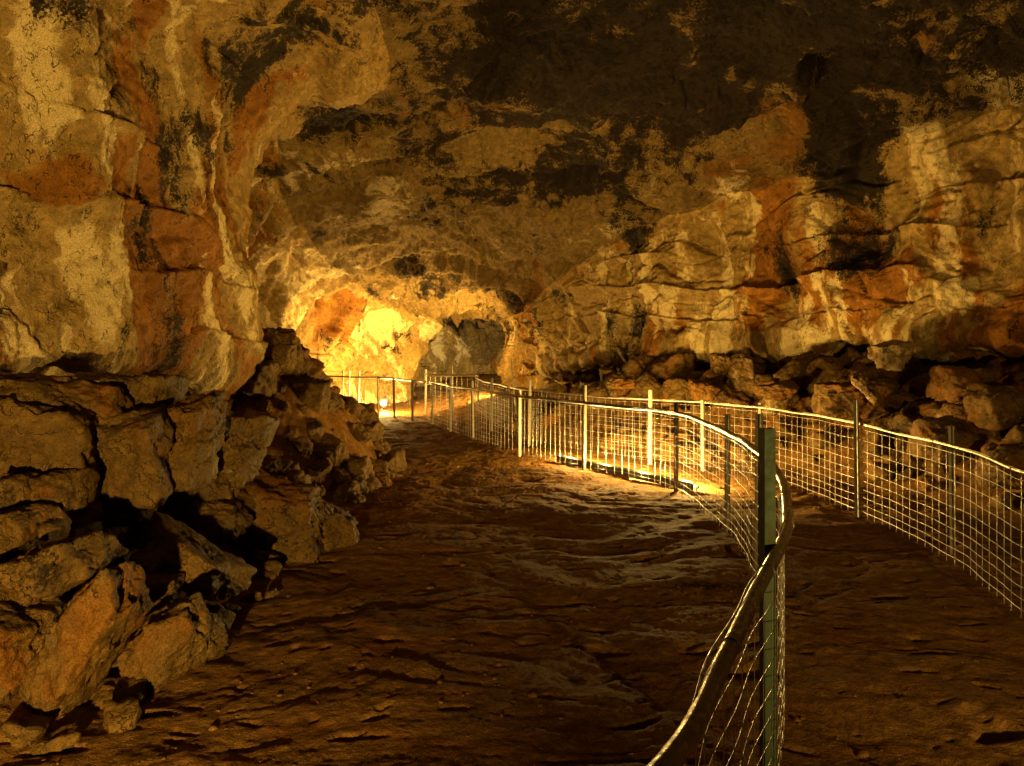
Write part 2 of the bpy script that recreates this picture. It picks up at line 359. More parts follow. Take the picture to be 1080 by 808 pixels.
def ground(x, y, fine=True):
    x = np.asarray(x, F32).ravel(); y = np.asarray(y, F32).ravel()
    p = np.stack([x, y, np.zeros_like(x)], 1)
    w = np.stack([perlin(S(p, .8, off=9)), perlin(S(p, .8, off=29)), 0*x], 1)*.4
    pw = (p+w).astype(F32)
    h = bank(x, y)
    h = h+.035*fbm(S(p, .55, off=1), 2)
    if fine:
        # ropy lava: lobes elongated across the trail, steep on one side, and pits
        h += .030*perlin(S(pw, .8, 1.2, 1, 5))+.014*perlin(S(pw, 2.1, 3.2, 1, 7))+.012*np.abs(perlin(S(pw, 4.2, 6, 1, 17)))
        t = pw[:, 1]*1.3+2.6*perlin(S(p, .7, .8, 1, 15)); s_ = t-np.floor(t)
        h += .013*smooth(0, .7, s_)*(1-smooth(.72, 1, s_))*smooth(.15, .5, perlin(S(p, 1.1, 1.5, 1, 45)))
        t = pw[:, 1]*3.1+3.4*perlin(S(p, 1.3, 1.5, 1, 65)); s_ = t-np.floor(t)
        h += .003*smooth(0, .7, s_)*(1-smooth(.72, 1, s_))*smooth(.15, .5, perlin(S(p, 1.9, 2.6, 1, 75)))
        h += .005*fbm(S(p, 26, 34, 1, 203), 3); pit = perlin(S(pw, 2.4, 5.5, 1, 35)); h -= .04*smooth(.42, .62, pit)
        pit = perlin(S(pw, 5.5, 10., 1, 135)); h -= .018*smooth(.44, .66, pit)
        h += .014*fbm(S(pw, 3.2, 4.4, 1, 3), 3)+.0025*(ridged(S(p, 14, 20, 1, 33), 3)-.5)
        bk = smooth(.08, .5, bank(x, y)); h += bk*(.16*(ridged(S(p, 2.2, 2.2, 1, 88), 4)-.5)+.05*fbm(S(p, 9, 9, 1, 99), 3))
        lump = perlin(S(p, 8, 9, 1, 55)); h += .009*smooth(.5, .75, lump)
    return h.astype(F32)

NX, NY = 950, 1050
yv = np.concatenate([np.linspace(-8.5, .5, 60, endpoint=False), .5*np.exp(np.linspace(0, 1, NY-60)**.9*math.log(36/.5))])
sx = np.linspace(-1, 1, NX); xv = np.sinh(sx*2.6)/np.sinh(2.6)*9.5
X, Yg = np.meshgrid(xv, yv)
Z = ground(X, Yg)
GV = np.stack([X.ravel(), Yg.ravel(), Z], 1).astype(F32)
gp = S(GV, 1, 1, 1); gw = gp+np.stack([perlin(S(gp, .7, off=2)), perlin(S(gp, .7, off=12)), 0*Z], 1).astype(F32)*.5
gR = .35+.5*fbm(S(gw, .6, 1., 1, 5), 3)
gG = .22+.5*fbm(S(gw, .9, 1.8, 1, 25), 3)
gl = perlin(S(gw, .9, 3.2, 1, 85)); gB = -.15+.6*np.clip(1-np.abs(gl)/.014, 0, 1)*smooth(-.1, .4, perlin(S(gp, .5, .8, 1, 95)))
tag(mesh_np('floor', GV, grid_faces(len(yv), NX), M_FLOOR, col=np.clip(np.stack([gR, gG, gB], 1), 0, 1)), kind='structure')
print('floor', time.time()-T0)

# ------------------------------------------------------------------ boulders
_ico = {}
def ico(n):
    if n not in _ico:
        bm = bmesh.new(); bmesh.ops.create_icosphere(bm, subdivisions=n, radius=1)
        v = np.array([x.co[:] for x in bm.verts], F32); f = np.array([[q.index for q in x.verts] for x in bm.faces], np.int32)
        bm.free(); _ico[n] = (v, f)
    return _ico[n]

def rock_verts(seed, level, dims, tilt=(0, 0, 0), sharp=26, nplanes=13, rough=1.0):
    rs = np.random.RandomState(seed); D, Fc = ico(level)
    pn = rs.normal(size=(nplanes, 3)); pn /= np.linalg.norm(pn, axis=1)[:, None]
    ax = np.eye(3); pn = np.concatenate([pn, ax+rs.normal(size=(3, 3))*.18, -ax+rs.normal(size=(3, 3))*.18]); pn /= np.linalg.norm(pn, axis=1)[:, None]
    pd = rs.uniform(.72, 1.05, len(pn)); pd[-6:] = rs.uniform(.68, .85, 6)
    c = np.clip(D@pn.T, 0, None)/pd
    r = (c**sharp).sum(1)**(-1./sharp)
    v = D*r[:, None]
    dims = np.array(dims, float); v = v/np.ptp(v, axis=0)*dims
    m = float(dims.mean()); nv = v/np.linalg.norm(v, axis=1)[:, None]; p = (v+seed*3.7).astype(F32)
    rough = rough*1.3
    dd = m*rough*(.10*fbm(S(p, 1.6/m), 3)+.07*(ridged(S(p, 2.6/m), 4)-.5)) + .035*rough*min(1, m*2)*fbm(S(p, 6, 6, 9), 3)
    dd = dd+.016*rough*(ridged(S(p, 17), 3)-.5)-.02*rough*smooth(.72, .95, ridged(S(p, 3.1, 3.1, 4.2, 9), 2))
    q = S(p, 2.4/m, 2.4/m, 3.4/m); _, _, cv_ = worley(q) if level >= 5 else (0, 0, .5+0*dd)
    dd = dd+m*.05*rough*(cv_-.5)
    v = v+nv*dd[:, None]
    R = np.array(Euler([math.radians(a) for a in tilt]).to_matrix())
    return (v@R.T).astype(F32), Fc

def add_rock(seed, level, V_, Fc, loc, label, group=None, hue=0., darkk=0., palek=0., name='boulder', mat=None):
    w = (V_+np.array(loc, F32)); 
    so_ = .35+hue+.5*fbm(S(w, 1.3, off=seed % 50), 3); sd_ = .22+darkk+.5*fbm(S(w, 1.6, off=20), 3); sp_ = .15+palek+.6*fbm(S(w, 1.8, off=60), 3)
    o = mesh_np(name, V_, Fc, mat or M_ROCK, col=np.clip(np.stack([so_, sd_, sp_], 1), 0, 1), loc=loc)
    return tag(o, label, 'rock', group)

RUB = []
def rubble(V_, Fc, loc, *rest, **kw): RUB.append((V_+np.array(loc, F32), Fc))
def rock_px(seed, box, Y, thick, label, elong=None, tilt=0, level=6, group=None, **kw):
    """a boulder whose silhouette fills the given outline at its real distance"""
    u0, v0, u1, v1 = box; sc = Y/FPX
    if kw.pop('block', False):
        kw.update(nplanes=6, sharp=30, rough=1.0); u0 -= 10; u1 += 10; v0 -= 4; v1 += 8; kw['darkk'] = kw.get('darkk', 0)+.05
    W, H = (u1-u0)*sc, (v1-v0)*sc
    dims = elong or (W, thick, H)
    rk = {k: kw.pop(k) for k in ('sharp', 'nplanes', 'rough') if k in kw}
    v, f = rock_verts(seed, level, dims, (kw.pop('pitch', 0), tilt, kw.pop('yaw', 0)), **rk)
    c = (v.max(0)+v.min(0))/2; v = v-c
    ext = np.ptp(v, axis=0); v[:, 0] *= W/ext[0]; v[:, 2] *= H/ext[2]; v[:, 1] *= thick/ext[1]
    x, y, z = at((u0+u1)/2, (v0+v1)/2, Y)
    return add_rock(seed, level, v, f, (x, y+thick*.25, z), label, group, **kw)

LEDGE = 'blocks on the ledge under the pale wall'
R = rock_px
R(101, (-60, 408, 92, 540), 5.0, .9, 'big square brown block at the outer end of the ledge, below the thin slab', hue=-.1, group=None, block=True, level=6)
R(102, (-40, 397, 58, 432), 5.15, .9, 'thin flat dark slab lying on top of the big square block', hue=-.1, darkk=.1, block=True)
R(103, (78, 432, 172, 528), 5.3, .8, 'brown block with a crack beside the big square block', hue=-.05, palek=.0, block=True, level=6)
R(104, (150, 418, 212, 524), 5.6, .7, 'narrow upright block with a pale mineral seam', hue=0, palek=.25, tilt=6, block=True)
R(105, (186, 438, 264, 512), 6.2, .8, 'wide rounded block at the inner end of the ledge by the rock pillar', hue=0, palek=.1, block=True, level=6)
R(106, (84, 396, 134, 440), 5.6, .6, 'small pale cube-like block tucked under the wall lip', palek=.35, hue=-.2, level=5, block=True)
R(107, (132, 397, 163, 440), 5.7, .6, 'small pale upright block next to the pale cube-like block', palek=.35, hue=-.2, level=5, block=True)
R(108, (58, 404, 116, 446), 5.3, .6, 'flat rough block wedged between the thin slab and the cracked block', darkk=.05, level=5, block=True)
R(109, (-30, 538, 34, 596), 4.3, .6, 'rounded brown rock below the big square block', hue=0)
R(110, (-30, 572, 88, 650), 4.05, .7, 'flat ochre slab sloping down behind the long leaning rock', tilt=-14, hue=.08, elong=(.75, .7, .25))
R(111, (4, 596, 134, 772), 3.72, .5, 'long ochre rock leaning at a slant, pointed foot on the floor', tilt=38, hue=.12, elong=(.34, .42, .95), level=6)
R(112, (-60, 628, 42, 742), 3.7, .6, 'ochre rock with steep face against the foot of the long leaning rock', hue=.08, tilt=25)
R(113, (108, 638, 220, 738), 4.15, .55, 'wedge shaped rock with a pale front tip resting on the floor', hue=.02, palek=.18, tilt=-25, elong=(.6, .5, .4), level=6)
R(114, (132, 550, 250, 640), 5.0, .6, 'long brown rock sloping down to the right above the wedge shaped rock', tilt=32, elong=(.85, .6, .34), hue=0)
R(115, (168, 502, 246, 548), 6.1, .7, 'flat topped brown block under the wide rounded ledge block', hue=0, block=True)
R(116, (186, 528, 250, 574), 5.9, .6, 'broken brown block with a light top edge under the flat topped block', hue=.02)
R(117, (240, 508, 330, 594), 6.6, .8, 'large cracked block with a steep lit face at the trail edge', hue=.0, tilt=14, block=True, level=6)
R(118, (300, 528, 382, 592), 7.0, .7, 'low sloping slab running out from the large cracked block onto the trail', tilt=24, elong=(.75, .7, .3), hue=0)
R(119, (128, 580, 178, 622), 4.9, .45, 'small squarish stone under the long sloping rock', level=5)
R(120, (120, 612, 182, 648), 4.6, .45, 'grey brown stone stacked below the small squarish stone', level=5, palek=.1)
R(121, (224, 680, 268, 697), 4.9, .22, 'small flat stone lying alone on the floor past the wedge shaped rock', level=4)
R(122, (28, 498, 76, 548), 4.7, .5, 'small dark rock in the gap under the big square block', darkk=.15, level=5)
R(123, (34, 552, 58, 570), 4.4, .2, 'fist sized stone sitting on the gap beside the rounded brown rock', level=4)
R(124, (-10, 500, 34, 542), 4.6, .5, 'lumpy rock toned dark for shade, wedged under the outer end of the big square block', darkk=.15, level=5)  # darkk on these hollow rocks paints the shade into their colour
R(125, (100, 500, 160, 560), 5.5, .5, 'rock toned dark for shade, deep in the hollow under the cracked block', darkk=.2, level=5)
R(126, (196, 590, 232, 640), 5.2, .4, 'stone toned dark for the shadow beside the lower end of the long brown rock', darkk=.15, level=5)
R(127, (60, 560, 120, 612), 4.8, .5, 'rock toned black for the shaded hollow behind the long leaning rock', darkk=.3, level=5)
R(128, (88, 738, 112, 752), 3.95, .15, 'small stone at the foot of the long leaning rock', level=4)
# the rubble heap beside the pillar
R(201, (262, 344, 318, 402), 10.2, .7, 'dark flat topped boulder crowning the rubble heap', darkk=.12, hue=-.1)
R(202, (286, 362, 310, 384), 9.75, .3, 'grey rounded stone set in the front of the crowning boulder', palek=.3, hue=-.3, level=5)
R(203, (246, 372, 290, 420), 9.6, .6, 'dark boulder between the pillar and the crowning boulder', darkk=.15, level=5)
R(204, (352, 426, 402, 474), 13.6, .9, 'dark rounded boulder partly hiding the glaring lamp', hue=0, level=5)
R(205, (300, 398, 346, 446), 10.2, .6, 'blocky brown boulder halfway down the rubble heap', level=5, darkk=.05)
R(206, (334, 416, 362, 462), 11.5, .6, 'upright brown boulder next to the boulder that hides the lamp', level=5)
R(207, (340, 482, 392, 518), 9.8, .6, 'low angular boulder at the toe of the rubble heap on the trail', level=5)

def describe(dims, hue, dk, pl):
    m = max(dims); sz = 'small' if m < .26 else 'medium' if m < .44 else 'large' if m < .75 else 'very large'
    tone = 'pale' if pl > .1 else 'dark' if dk > .09 else 'orange brown' if hue > .1 else 'grey brown' if hue < -.06 else 'brown'
    r = dims[2]/max(dims[:2]); e = max(dims[:2])/min(dims[:2])
    return sz+' '+tone+' '+('flat' if r < .5 else 'long' if e > 1.45 else 'upright' if r > .85 else 'blocky')
HEAPROCKS = []
def settle_labels(lst):
    """lst of (object, label): tell equals apart by height, else let them share a group"""
    by = {}
    for o, l in lst: by.setdefault(l, []).append(o)
    for l, os_ in by.items():
        os_.sort(key=lambda o: -o.location.z); n = len(os_)
        for i, o in enumerate(os_):
            o['label'] = l if n == 1 else l+((', higher one' if i == 0 else ', lower one') if n == 2 else ', highest' if i == 0 else ', lowest' if i == n-1 else '')
rs = np.random.RandomState(5)
cnt = 0
for k in range(500):
    if cnt >= 150: break
    ang = rs.uniform(-math.pi, math.pi); rr = rs.uniform(.05, 1.12)**.7
    x = -3.25+1.5*rr*math.cos(ang); y = 10.6+(3.2 if math.sin(ang) > 0 else 2.4)*rr*math.sin(ang)
    if x < -3.75: continue
    z = float(ground([x], [y], False)[0]); s = rs.uniform(.16, .46)*(1.1 if rs.rand() > .75 else .8)*(1 if cnt < 80 else .6)
    dims = (s*rs.uniform(.8, 1.5), s*rs.uniform(.8, 1.4), s*rs.uniform(.55, 1.0))
    v, f = rock_verts(300+k, 4 if s < .25 else 5, dims, (rs.uniform(-35, 35), rs.uniform(-35, 35), rs.uniform(0, 180)))
    if z > 1.15: lb, gp_ = 'brown rock in the upper part of the rubble heap beside the pillar', 'rocks of the upper rubble heap'
    elif z > .45: lb, gp_ = 'brown rock on the middle slope of the rubble heap beside the pillar', 'rocks of the middle rubble heap'
    else: lb, gp_ = 'brown rock low at the trail edge of the rubble heap', 'rocks at the foot of the rubble heap'
    dk_, hu_, pl_ = rs.uniform(-.05, .15), rs.uniform(-.15, .15), rs.uniform(-.1, .15)
    if cnt >= 88: rubble(v, f, (x, y, z+dims[2]*.12)); cnt += 1; continue
    o_ = add_rock(300+k, 4, v, f, (x, y, z+dims[2]*.12), lb, gp_, darkk=dk_, hue=hu_, palek=pl_); cnt += 1
    side = 'against the pillar' if x < -3.4 else 'on its far side' if y > 11.6 else 'on its near side' if y < 9.8 else 'facing the trail'
    HEAPROCKS.append((o_, describe(dims, hu_, dk_, pl_)+' rock '+('high' if z > 1.15 else 'midway' if z > .45 else 'low')+' on the rubble heap, '+side))
cnt = 0
for k in range(400):
    if cnt >= 85: break
    y = rs.uniform(3.4, 9.2); x = -1.9-.1*max(0, 5-y)-rs.uniform(0, 1)**1.3*1.7+.25
    if x/y < -.72: continue
    z = float(ground([x], [y], False)[0]); s = rs.uniform(.07, .30)*(1.2 if x < -2.3 else .7)
    dims = (s*rs.uniform(.8, 1.6), s*rs.uniform(.8, 1.4), s*rs.uniform(.5, 1.0))
    v, f = rock_verts(2200+k, 4, dims, (rs.uniform(-30, 30), rs.uniform(-30, 30), rs.uniform(0, 180)))
    dk_, hu_, pl_ = rs.uniform(-.05, .15), rs.uniform(-.15, .15), rs.uniform(-.1, .12)
    u_ = 540+FPX*x/y
    wh = ('round the long leaning rock' if y < 4.2 and u_ < 130 else 'round the wedge shaped rock' if y < 4.8 else 'in the gaps below the ledge blocks' if x < -2.6 else
          'beside the long sloping brown rock' if y < 6 else 'round the large cracked block' if y < 7.6 else 'where the ledge meets the rubble heap')
    if s < .12 or cnt > 66: rubble(v, f, (x, y, z+dims[2]*.15)); cnt += 1; continue
    o_ = add_rock(2200+k, 4, v, f, (x, y, z+dims[2]*.15), 'x', 'small rocks between the large blocks', darkk=dk_, hue=hu_, palek=pl_); cnt += 1
    HEAPROCKS.append((o_, describe(dims, hu_, dk_, pl_)+' rock '+wh))
settle_labels(HEAPROCKS); HEAPROCKS.clear()
# boulders along the foot of the right wall
R(401, (924, 358, 966, 392), 11.6, .6, 'pale cream block at the lip of the overhanging wall', palek=.6, hue=-.4, level=5)
R(402, (902, 394, 932, 428), 10.3, .3, 'slim pale slab leaning among the orange boulders', palek=.5, hue=-.3, level=5, tilt=-35, elong=(.16, .3, .5))
R(403, (728, 400, 760, 424), 12.9, .5, 'round orange boulder low behind the far fence', hue=.3, level=5)
R(404, (768, 372, 796, 400), 13.2, .5, 'pale brown squared block under the wall lip', palek=.3, level=5)
R(405, (750, 372, 772, 398), 13.4, .5, 'narrow pale block left standing beside the squared block', palek=.3, level=5)
R(406, (862, 400, 952, 450), 10.9, .9, 'large ochre boulder behind the right hand fence, lit on top', hue=.15, palek=.1)
R(407, (990, 385, 1040, 425), 10.2, .6, 'orange boulder high on the slope beneath the overhang', hue=.3, level=5)
R(408, (1030, 405, 1090, 455), 9.6, .7, 'brown boulder at the upper end of the rubble slope', hue=.1, level=5)
R(409, (800, 402, 850, 425), 12.2, .6, 'flat orange boulder with a shadowed front under the wall lip', hue=.2, level=5)
R(410, (972, 440, 1040, 490), 9.0, .7, 'dark ochre boulder behind the last post of the right hand fence', hue=.05, level=5)
R(411, (1040, 470, 1100, 520), 8.2, .6, 'rough brown boulder low behind the bent rail of the right hand fence', hue=.05, level=5)
R(412, (640, 398, 672, 412), 13.9, .5, 'flat reddish boulder beyond the far post', hue=.2, level=5)
cnt = 0
for k in range(900):
    if cnt >= 170: break
    t = rs.uniform(0, 1); y = 5.0+12.5*t
    i = np.argmin(np.abs(RB[:, 1]-y)); rx, ry = RB[i]
    off = rs.uniform(.0, 1.)**1.15*2.9+.15
    # step towards the trail, square to the wall
    a, b = RB[max(i-1, 0)], RB[min(i+1, len(RB)-1)]; tx, ty = b-a; L_ = math.hypot(tx, ty); nx_, ny_ = -ty/L_, tx/L_
    x, y2 = rx+nx_*off, ry+ny_*off
    if y2 < 3 or x/y2 > .78 or x < .8 and y2 < 15: continue
    fence_x = np.interp(y2, [5, 6.6, 8.1, 9.5, 10.7, 11.3, 12.2, 13.3, 14.6, 16], [3.3, 3.55, 3.55, 3.45, 3.3, 2.9, 2.1, 1.2, .35, -.5])
    if x < fence_x+.45: continue
    z = float(ground([x], [y2], False)[0]); s = rs.uniform(.25, .75)*(1.15-.25*off/3)
    if off > 2: s *= .6
    dims = (s*rs.uniform(.8, 1.4), s*rs.uniform(.8, 1.4), s*rs.uniform(.6, .95))
    v, f = rock_verts(1000+k, 4 if s < .5 else 5, dims, (rs.uniform(-30, 30), rs.uniform(-30, 30), rs.uniform(0, 180)))
    if y2 > 13.5: lb, gp_ = 'reddish brown boulder in the dark row where the wall nears the far tunnel', 'boulders under the wall near the far tunnel'
    elif off < 1.2: lb, gp_ = 'ochre boulder in the top row directly under the overhanging wall', 'boulders in the top row under the overhang'
    elif off < 2.1: lb, gp_ = 'ochre boulder halfway down the slope behind the long curved fence', 'boulders halfway down the slope'
    else: lb, gp_ = 'small ochre rock at the toe of the slope just behind the long curved fence', 'rocks at the toe of the slope'
    hu_, dk_, pl_ = rs.uniform(-.1, .3), rs.uniform(-.05, .15), rs.uniform(-.1, .22)
    if cnt > 135 or s < .22: rubble(v, f, (x, y2, z+dims[2]*.2)); cnt += 1; continue
    o_ = add_rock(1000+k, 5, v, f, (x, y2, z+dims[2]*.2), lb, gp_, hue=hu_, darkk=dk_, palek=pl_); cnt += 1
    u_ = 540+FPX*x/y2
    wh = ('beyond the nearest pale post' if u_ > 1006 else 'between the nearest fence posts' if u_ > 905 else 'just past the green post' if u_ > 815 else 'behind the green post' if u_ > 760
          else 'behind the lit stretch of trail' if u_ > 690 else 'behind the bright middle post' if u_ > 650 else 'where the fences draw together' if u_ > 590 else 'near the far tunnel mouth')
    HEAPROCKS.append((o_, describe(dims, hu_, dk_, pl_)+' boulder '+('under the overhang' if off < 1.2 else 'midway down' if off < 2.1 else 'at the slope toe')+' '+wh))
settle_labels(HEAPROCKS)
rv = np.concatenate([a for a, b in RUB]); o_ = 0; rfs = []
for a, b in RUB: rfs.append(b+o_); o_ += len(a)
tag(mesh_np('rubble', rv, np.concatenate(rfs), M_ROCK, col=np.clip(np.stack([.35+.6*fbm(S(rv, 1.1), 2), .24+.6*fbm(S(rv, 1.4, off=9), 2), .15+.6*fbm(S(rv, 1.8, off=60), 2)], 1), 0, 1)), 'small broken rubble filling the gaps between the boulders', 'rubble', kind='stuff')
print('boulders', sum(o.name.startswith('boulder') for o in bpy.data.objects))
# loose grit on the floor
def grit():
    rg = np.random.RandomState(3); Vs, Fs, o = [], [], 0
    D, Fc = ico(2)
    n = 2600
    y = 1.8*np.exp(rg.uniform(0, 1, n)*math.log(14/1.8)); x = rg.uniform(-2.6, 3.4, n)
    keep = rg.rand(n) < (.1+.9*smooth(0, .4, perlin(np.stack([x, y, 0*x], 1).astype(F32)*1.1)))
    x, y = x[keep], y[keep]; z = ground(x, y)
    for a, b, c in zip(x, y, z):
        s = rg.uniform(.003, .009)*(1+(rg.rand() > .95)*1.3)*(1+b*.05)
        v = D*(1+rg.normal(size=(len(D), 1))*.12)*s*rg.uniform(.7, 1.4, 3)*np.array([1, 1, .55])
        Vs.append(v+[a, b, c+s*.1]); Fs.append(Fc+o); o += len(D)
    return np.concatenate(Vs), np.concatenate(Fs)
gv, gf = grit()
tag(mesh_np('gravel', gv, gf, M_FLOOR, col=np.full((len(gv), 3), (.4, .2, .2))), 'loose grit scattered over the lava floor', 'gravel', kind='stuff')

# ------------------------------------------------------------------ fences
class MB:
    def __init__(s): s.V, s.F, s.n = [], [], 0
    def tube(s, pts, r, seg=6, cap=True):
        pts = np.asarray(pts, float); n = len(pts)
        tan = np.gradient(pts, axis=0); tan /= np.linalg.norm(tan, axis=1)[:, None]
        ref = np.array([0, 0, 1.]) if abs(tan[0][2]) < .8 else np.array([1., 0, 0])
        a = np.cross(tan, ref); a /= np.linalg.norm(a, axis=1)[:, None]; b = np.cross(tan, a)
        th = np.arange(seg)*2*math.pi/seg
        rr = np.broadcast_to(np.asarray(r, float), (n,))
        ring = pts[:, None]+rr[:, None, None]*(a[:, None]*np.cos(th)[None, :, None]+b[:, None]*np.sin(th)[None, :, None])
        i = np.arange(n-1)[:, None]*seg; j = np.arange(seg)[None]; k = (j+1) % seg
        s.F.append(np.stack([i+j, i+k, i+seg+k, i+seg+j], -1).reshape(-1, 4)+s.n)
        s.V.append(ring.reshape(-1, 3)); s.n += n*seg
        if cap:
            for e in (0, n-1):
                s.V.append(pts[e][None]); c = s.n; s.n += 1
                base = c-n*seg-(1 if e else 0)+e*seg
                s.F.append(np.stack([base+np.arange(seg), base+(np.arange(seg)+1) % seg, np.full(seg, c), np.full(seg, c)], -1))
        return s
    def prism(s, prof, p0, p1, xdir):
        """outline prof (m x 2) pushed from p0 to p1"""
        p0, p1 = np.array(p0, float), np.array(p1, float); ax = (p1-p0)/np.linalg.norm(p1-p0)
        x = np.array(xdir, float); x -= ax*(x@ax); x /= np.linalg.norm(x); y = np.cross(ax, x); m = len(prof)
        for p in (p0, p1): s.V.append(np.array([p+x*u+y*v for u, v in prof]))
        b = s.n; s.n += 2*m; i = np.arange(m); k = (i+1) % m
        s.F.append(np.stack([b+i, b+k, b+m+k, b+m+i], -1))
        for e in (0, m):
            s.V.append(np.mean(s.V[-2 if e == 0 else -2], axis=0)[None] if 0 else (p0 if e == 0 else p1)[None]); c = s.n; s.n += 1
            s.F.append(np.stack([b+e+i, b+e+k, np.full(m, c), np.full(m, c)], -1))
        return s
    def build(s, name, mat, parent=None, sm=True, loc=None):
        V_ = np.concatenate(s.V); F_ = np.concatenate(s.F)
        me = bpy.data.meshes.new(name)
        me.from_pydata(V_.tolist(), [], [tuple(dict.fromkeys(f)) for f in F_.tolist()])
        me.polygons.foreach_set('use_smooth', np.full(len(me.polygons), sm)); me.materials.append(mat)
        o = bpy.data.objects.new(name, me); COL.objects.link(o)
        if parent: o.parent = parent
        if loc is not None: o.location = loc
        return o

def curve_pts(ctrl, step):
    c = catmull(np.array(ctrl), np.linspace(0, len(ctrl)-1, 1500))
    L_ = np.concatenate([[0], np.cumsum(np.linalg.norm(np.diff(c, axis=0), axis=1))])
    n = max(2, int(L_[-1]/step)); s_ = np.linspace(0, L_[-1], n)
    return np.stack([np.interp(s_, L_, c[:, 0]), np.interp(s_, L_, c[:, 1])], 1), s_
ROWS = [.9, .79, .68, .575, .475, .385, .30, .22, .145, .075]
rf = np.random.RandomState(11)
def smooth_ground(xy, lo=.0):
    return np.array([float(bank([p[0]], [p[1]])[0]) for p in xy])

def wire_fence(name, ctrl, label, rail_r, wire_r, posts, top=.95, rail_mat=None, step=.14, clips=True):
    root = empty(name, (ctrl[0][0], ctrl[0][1], 0)); tag(root, label, 'fence')
    off = np.array([ctrl[0][0], ctrl[0][1], 0])
    xy, s_ = curve_pts(ctrl, .035); gz = np.zeros(len(xy))
    sag = .008*np.sin(s_*2.1)+.003*np.sin(s_*5.3+1)
    tn = np.gradient(xy, axis=0); tn /= np.linalg.norm(tn, axis=1)[:, None]; nl = np.stack([-tn[:, 1], tn[:, 0]], 1)
    wob = lambda a, ph: (.010*np.sin(s_*3.1+ph)+.006*np.sin(s_*8.7+ph*2))[:, None]*nl
    sub = slice(None, None, 3)
    rail = MB(); rail.tube(np.column_stack([xy[sub], (top+sag)[sub]])-off, rail_r, 12); rail.build('top_rail', rail_mat or M_RAIL, root)
    # wire mesh, tied to one side of the posts
    mb = MB(); side = nl*(rail_r*.75)
    for r_i, z in enumerate([top+.012]+ROWS):
        dz = sag*(z/top)+.002*np.sin(s_*7+r_i)
        w = wob(0, r_i*.0)+side*(1.0 if r_i else 1.25)
        mb.tube(np.column_stack([xy+w, z+dz])[::2]-off, wire_r*(1.25 if r_i in (0, 10) else 1), 5)
    ext = int(round(step/.035))
    for i in range(0, len(xy), ext):
        zz_ = np.linspace(.02, top+.02, 14); q = min(i, len(xy)-1)
        lean = rf.normal()*.004
        px_ = xy[q]+side[q]+wob(0, 0)[q]
        p = np.column_stack([px_[0]+lean*zz_+.001*np.sin(zz_*25+i), px_[1]+lean*zz_, zz_+sag[q]*zz_])
        mb.tube(p-off, wire_r, 5)
        # hinge knots where the wires cross
    mb.build('wire_mesh', M_WIRE, root)
    if clips:
        cb = MB()
        for i in range(4, len(xy), 22):
            c = np.array([xy[i][0], xy[i][1], top+sag[i]]); t3 = np.array([tn[i][0], tn[i][1], 0]); n3 = np.array([nl[i][0], nl[i][1], 0])
            th = np.linspace(0, 2*math.pi, 13)
            cb.tube([c+(rail_r+.0015)*(n3*math.cos(a)+np.array([0, 0, 1])*math.sin(a))-off for a in th], .0018, 4, cap=False)
        cb.build('wire_lashing', M_WIRE, root)
    for (x, y, h, kind, wd) in posts:
        pb = MB(); p0 = np.array([x, y, -.25])-off; lean = np.array([rf.normal()*.012, rf.normal()*.012, 0])
        if kind == 'channel':      # rolled steel picket
            w = wd; t_ = wd*.16
            prof = [(-w/2, -w/2), (w/2, -w/2), (w/2, w/2), (w/2-t_, w/2), (w/2-t_, -w/2+t_), (-w/2+t_, -w/2+t_), (-w/2+t_, w/2), (-w/2, w/2)]
            pb.prism(prof, p0, p0+np.array([0, 0, h+.25])+lean, (1, .2, 0)); mat = M_GREEN
        elif kind == 'pale':
            th = [(wd/2*math.cos(a), wd/2*math.sin(a)) for a in np.linspace(0, 2*math.pi, 9)[:-1]]
            pb.prism(th, p0, p0+np.array([0, 0, h+.25])+lean, (1, 0, 0)); mat = M_PALE
        else:                      # star picket: three fins
            w, t_ = wd/2*1.15, wd*.12; prof = []
            for q in range(3):
                a = q*2*math.pi/3+.5; dr = np.array([math.cos(a), math.sin(a)]); nn = np.array([-dr[1], dr[0]])
                prof += [tuple(dr*t_*1.2-nn*t_), tuple(dr*w-nn*t_), tuple(dr*w+nn*t_), tuple(dr*t_*1.2+nn*t_)]
            pb.prism(prof, p0, p0+np.array([0, 0, h+.25])+lean, (1, 0, 0)); mat = M_POST
        pb.build('post', mat, root, sm=False)
    return root

NEAR = [(-.75, .1), (-.3, .75), (.27, 1.51), (.54, 2.06), (.82, 2.68), (1.10, 3.27), (1.30, 3.8), (1.665, 5.0), (1.88, 6.3), (2.02, 7.7), (1.95, 9.6), (1.55, 10.6), (.95, 11.35), (.12, 12.9),
        (-.62, 14.6), (-1.24, 16.2), (-1.78, 17.7), (-2.3, 18.8), (-2.9, 19.7), (-3.5, 20.5), (-4.3, 21.1), (-5.0, 21.3)]
def px_post(u, Y, h, k='star', w=.05): return ((u-540)/FPX*Y, Y, h, k, w)
near_posts = [px_post(810, 3.15, 1.43, 'channel', .046), px_post(800, 6.3, 1.22, 'star', .055), px_post(767, 7.7, 1.1), px_post(713, 9.6, 1.07), px_post(615.5, 11.3, 1.2), px_post(548, 12.9, 1.04, 'pale', .05),
              px_post(499, 15.0, 1.1), px_post(475, 16.3, 1.12), px_post(456, 17.7, 1.0), px_post(435, 18.8, .96), px_post(416, 19.6, .95), px_post(399, 20.3, 1.0), px_post(378, 20.9, 1.1, 'pale', .05), px_post(368, 21.1, 1.1, 'pale', .05), px_post(361, 21.2, 1.1, 'pale', .05)]
wire_fence('wire_fence', NEAR, 'wire mesh fence with thick pipe rail sweeping from the near corner between the two trails', .024, .0018, near_posts)
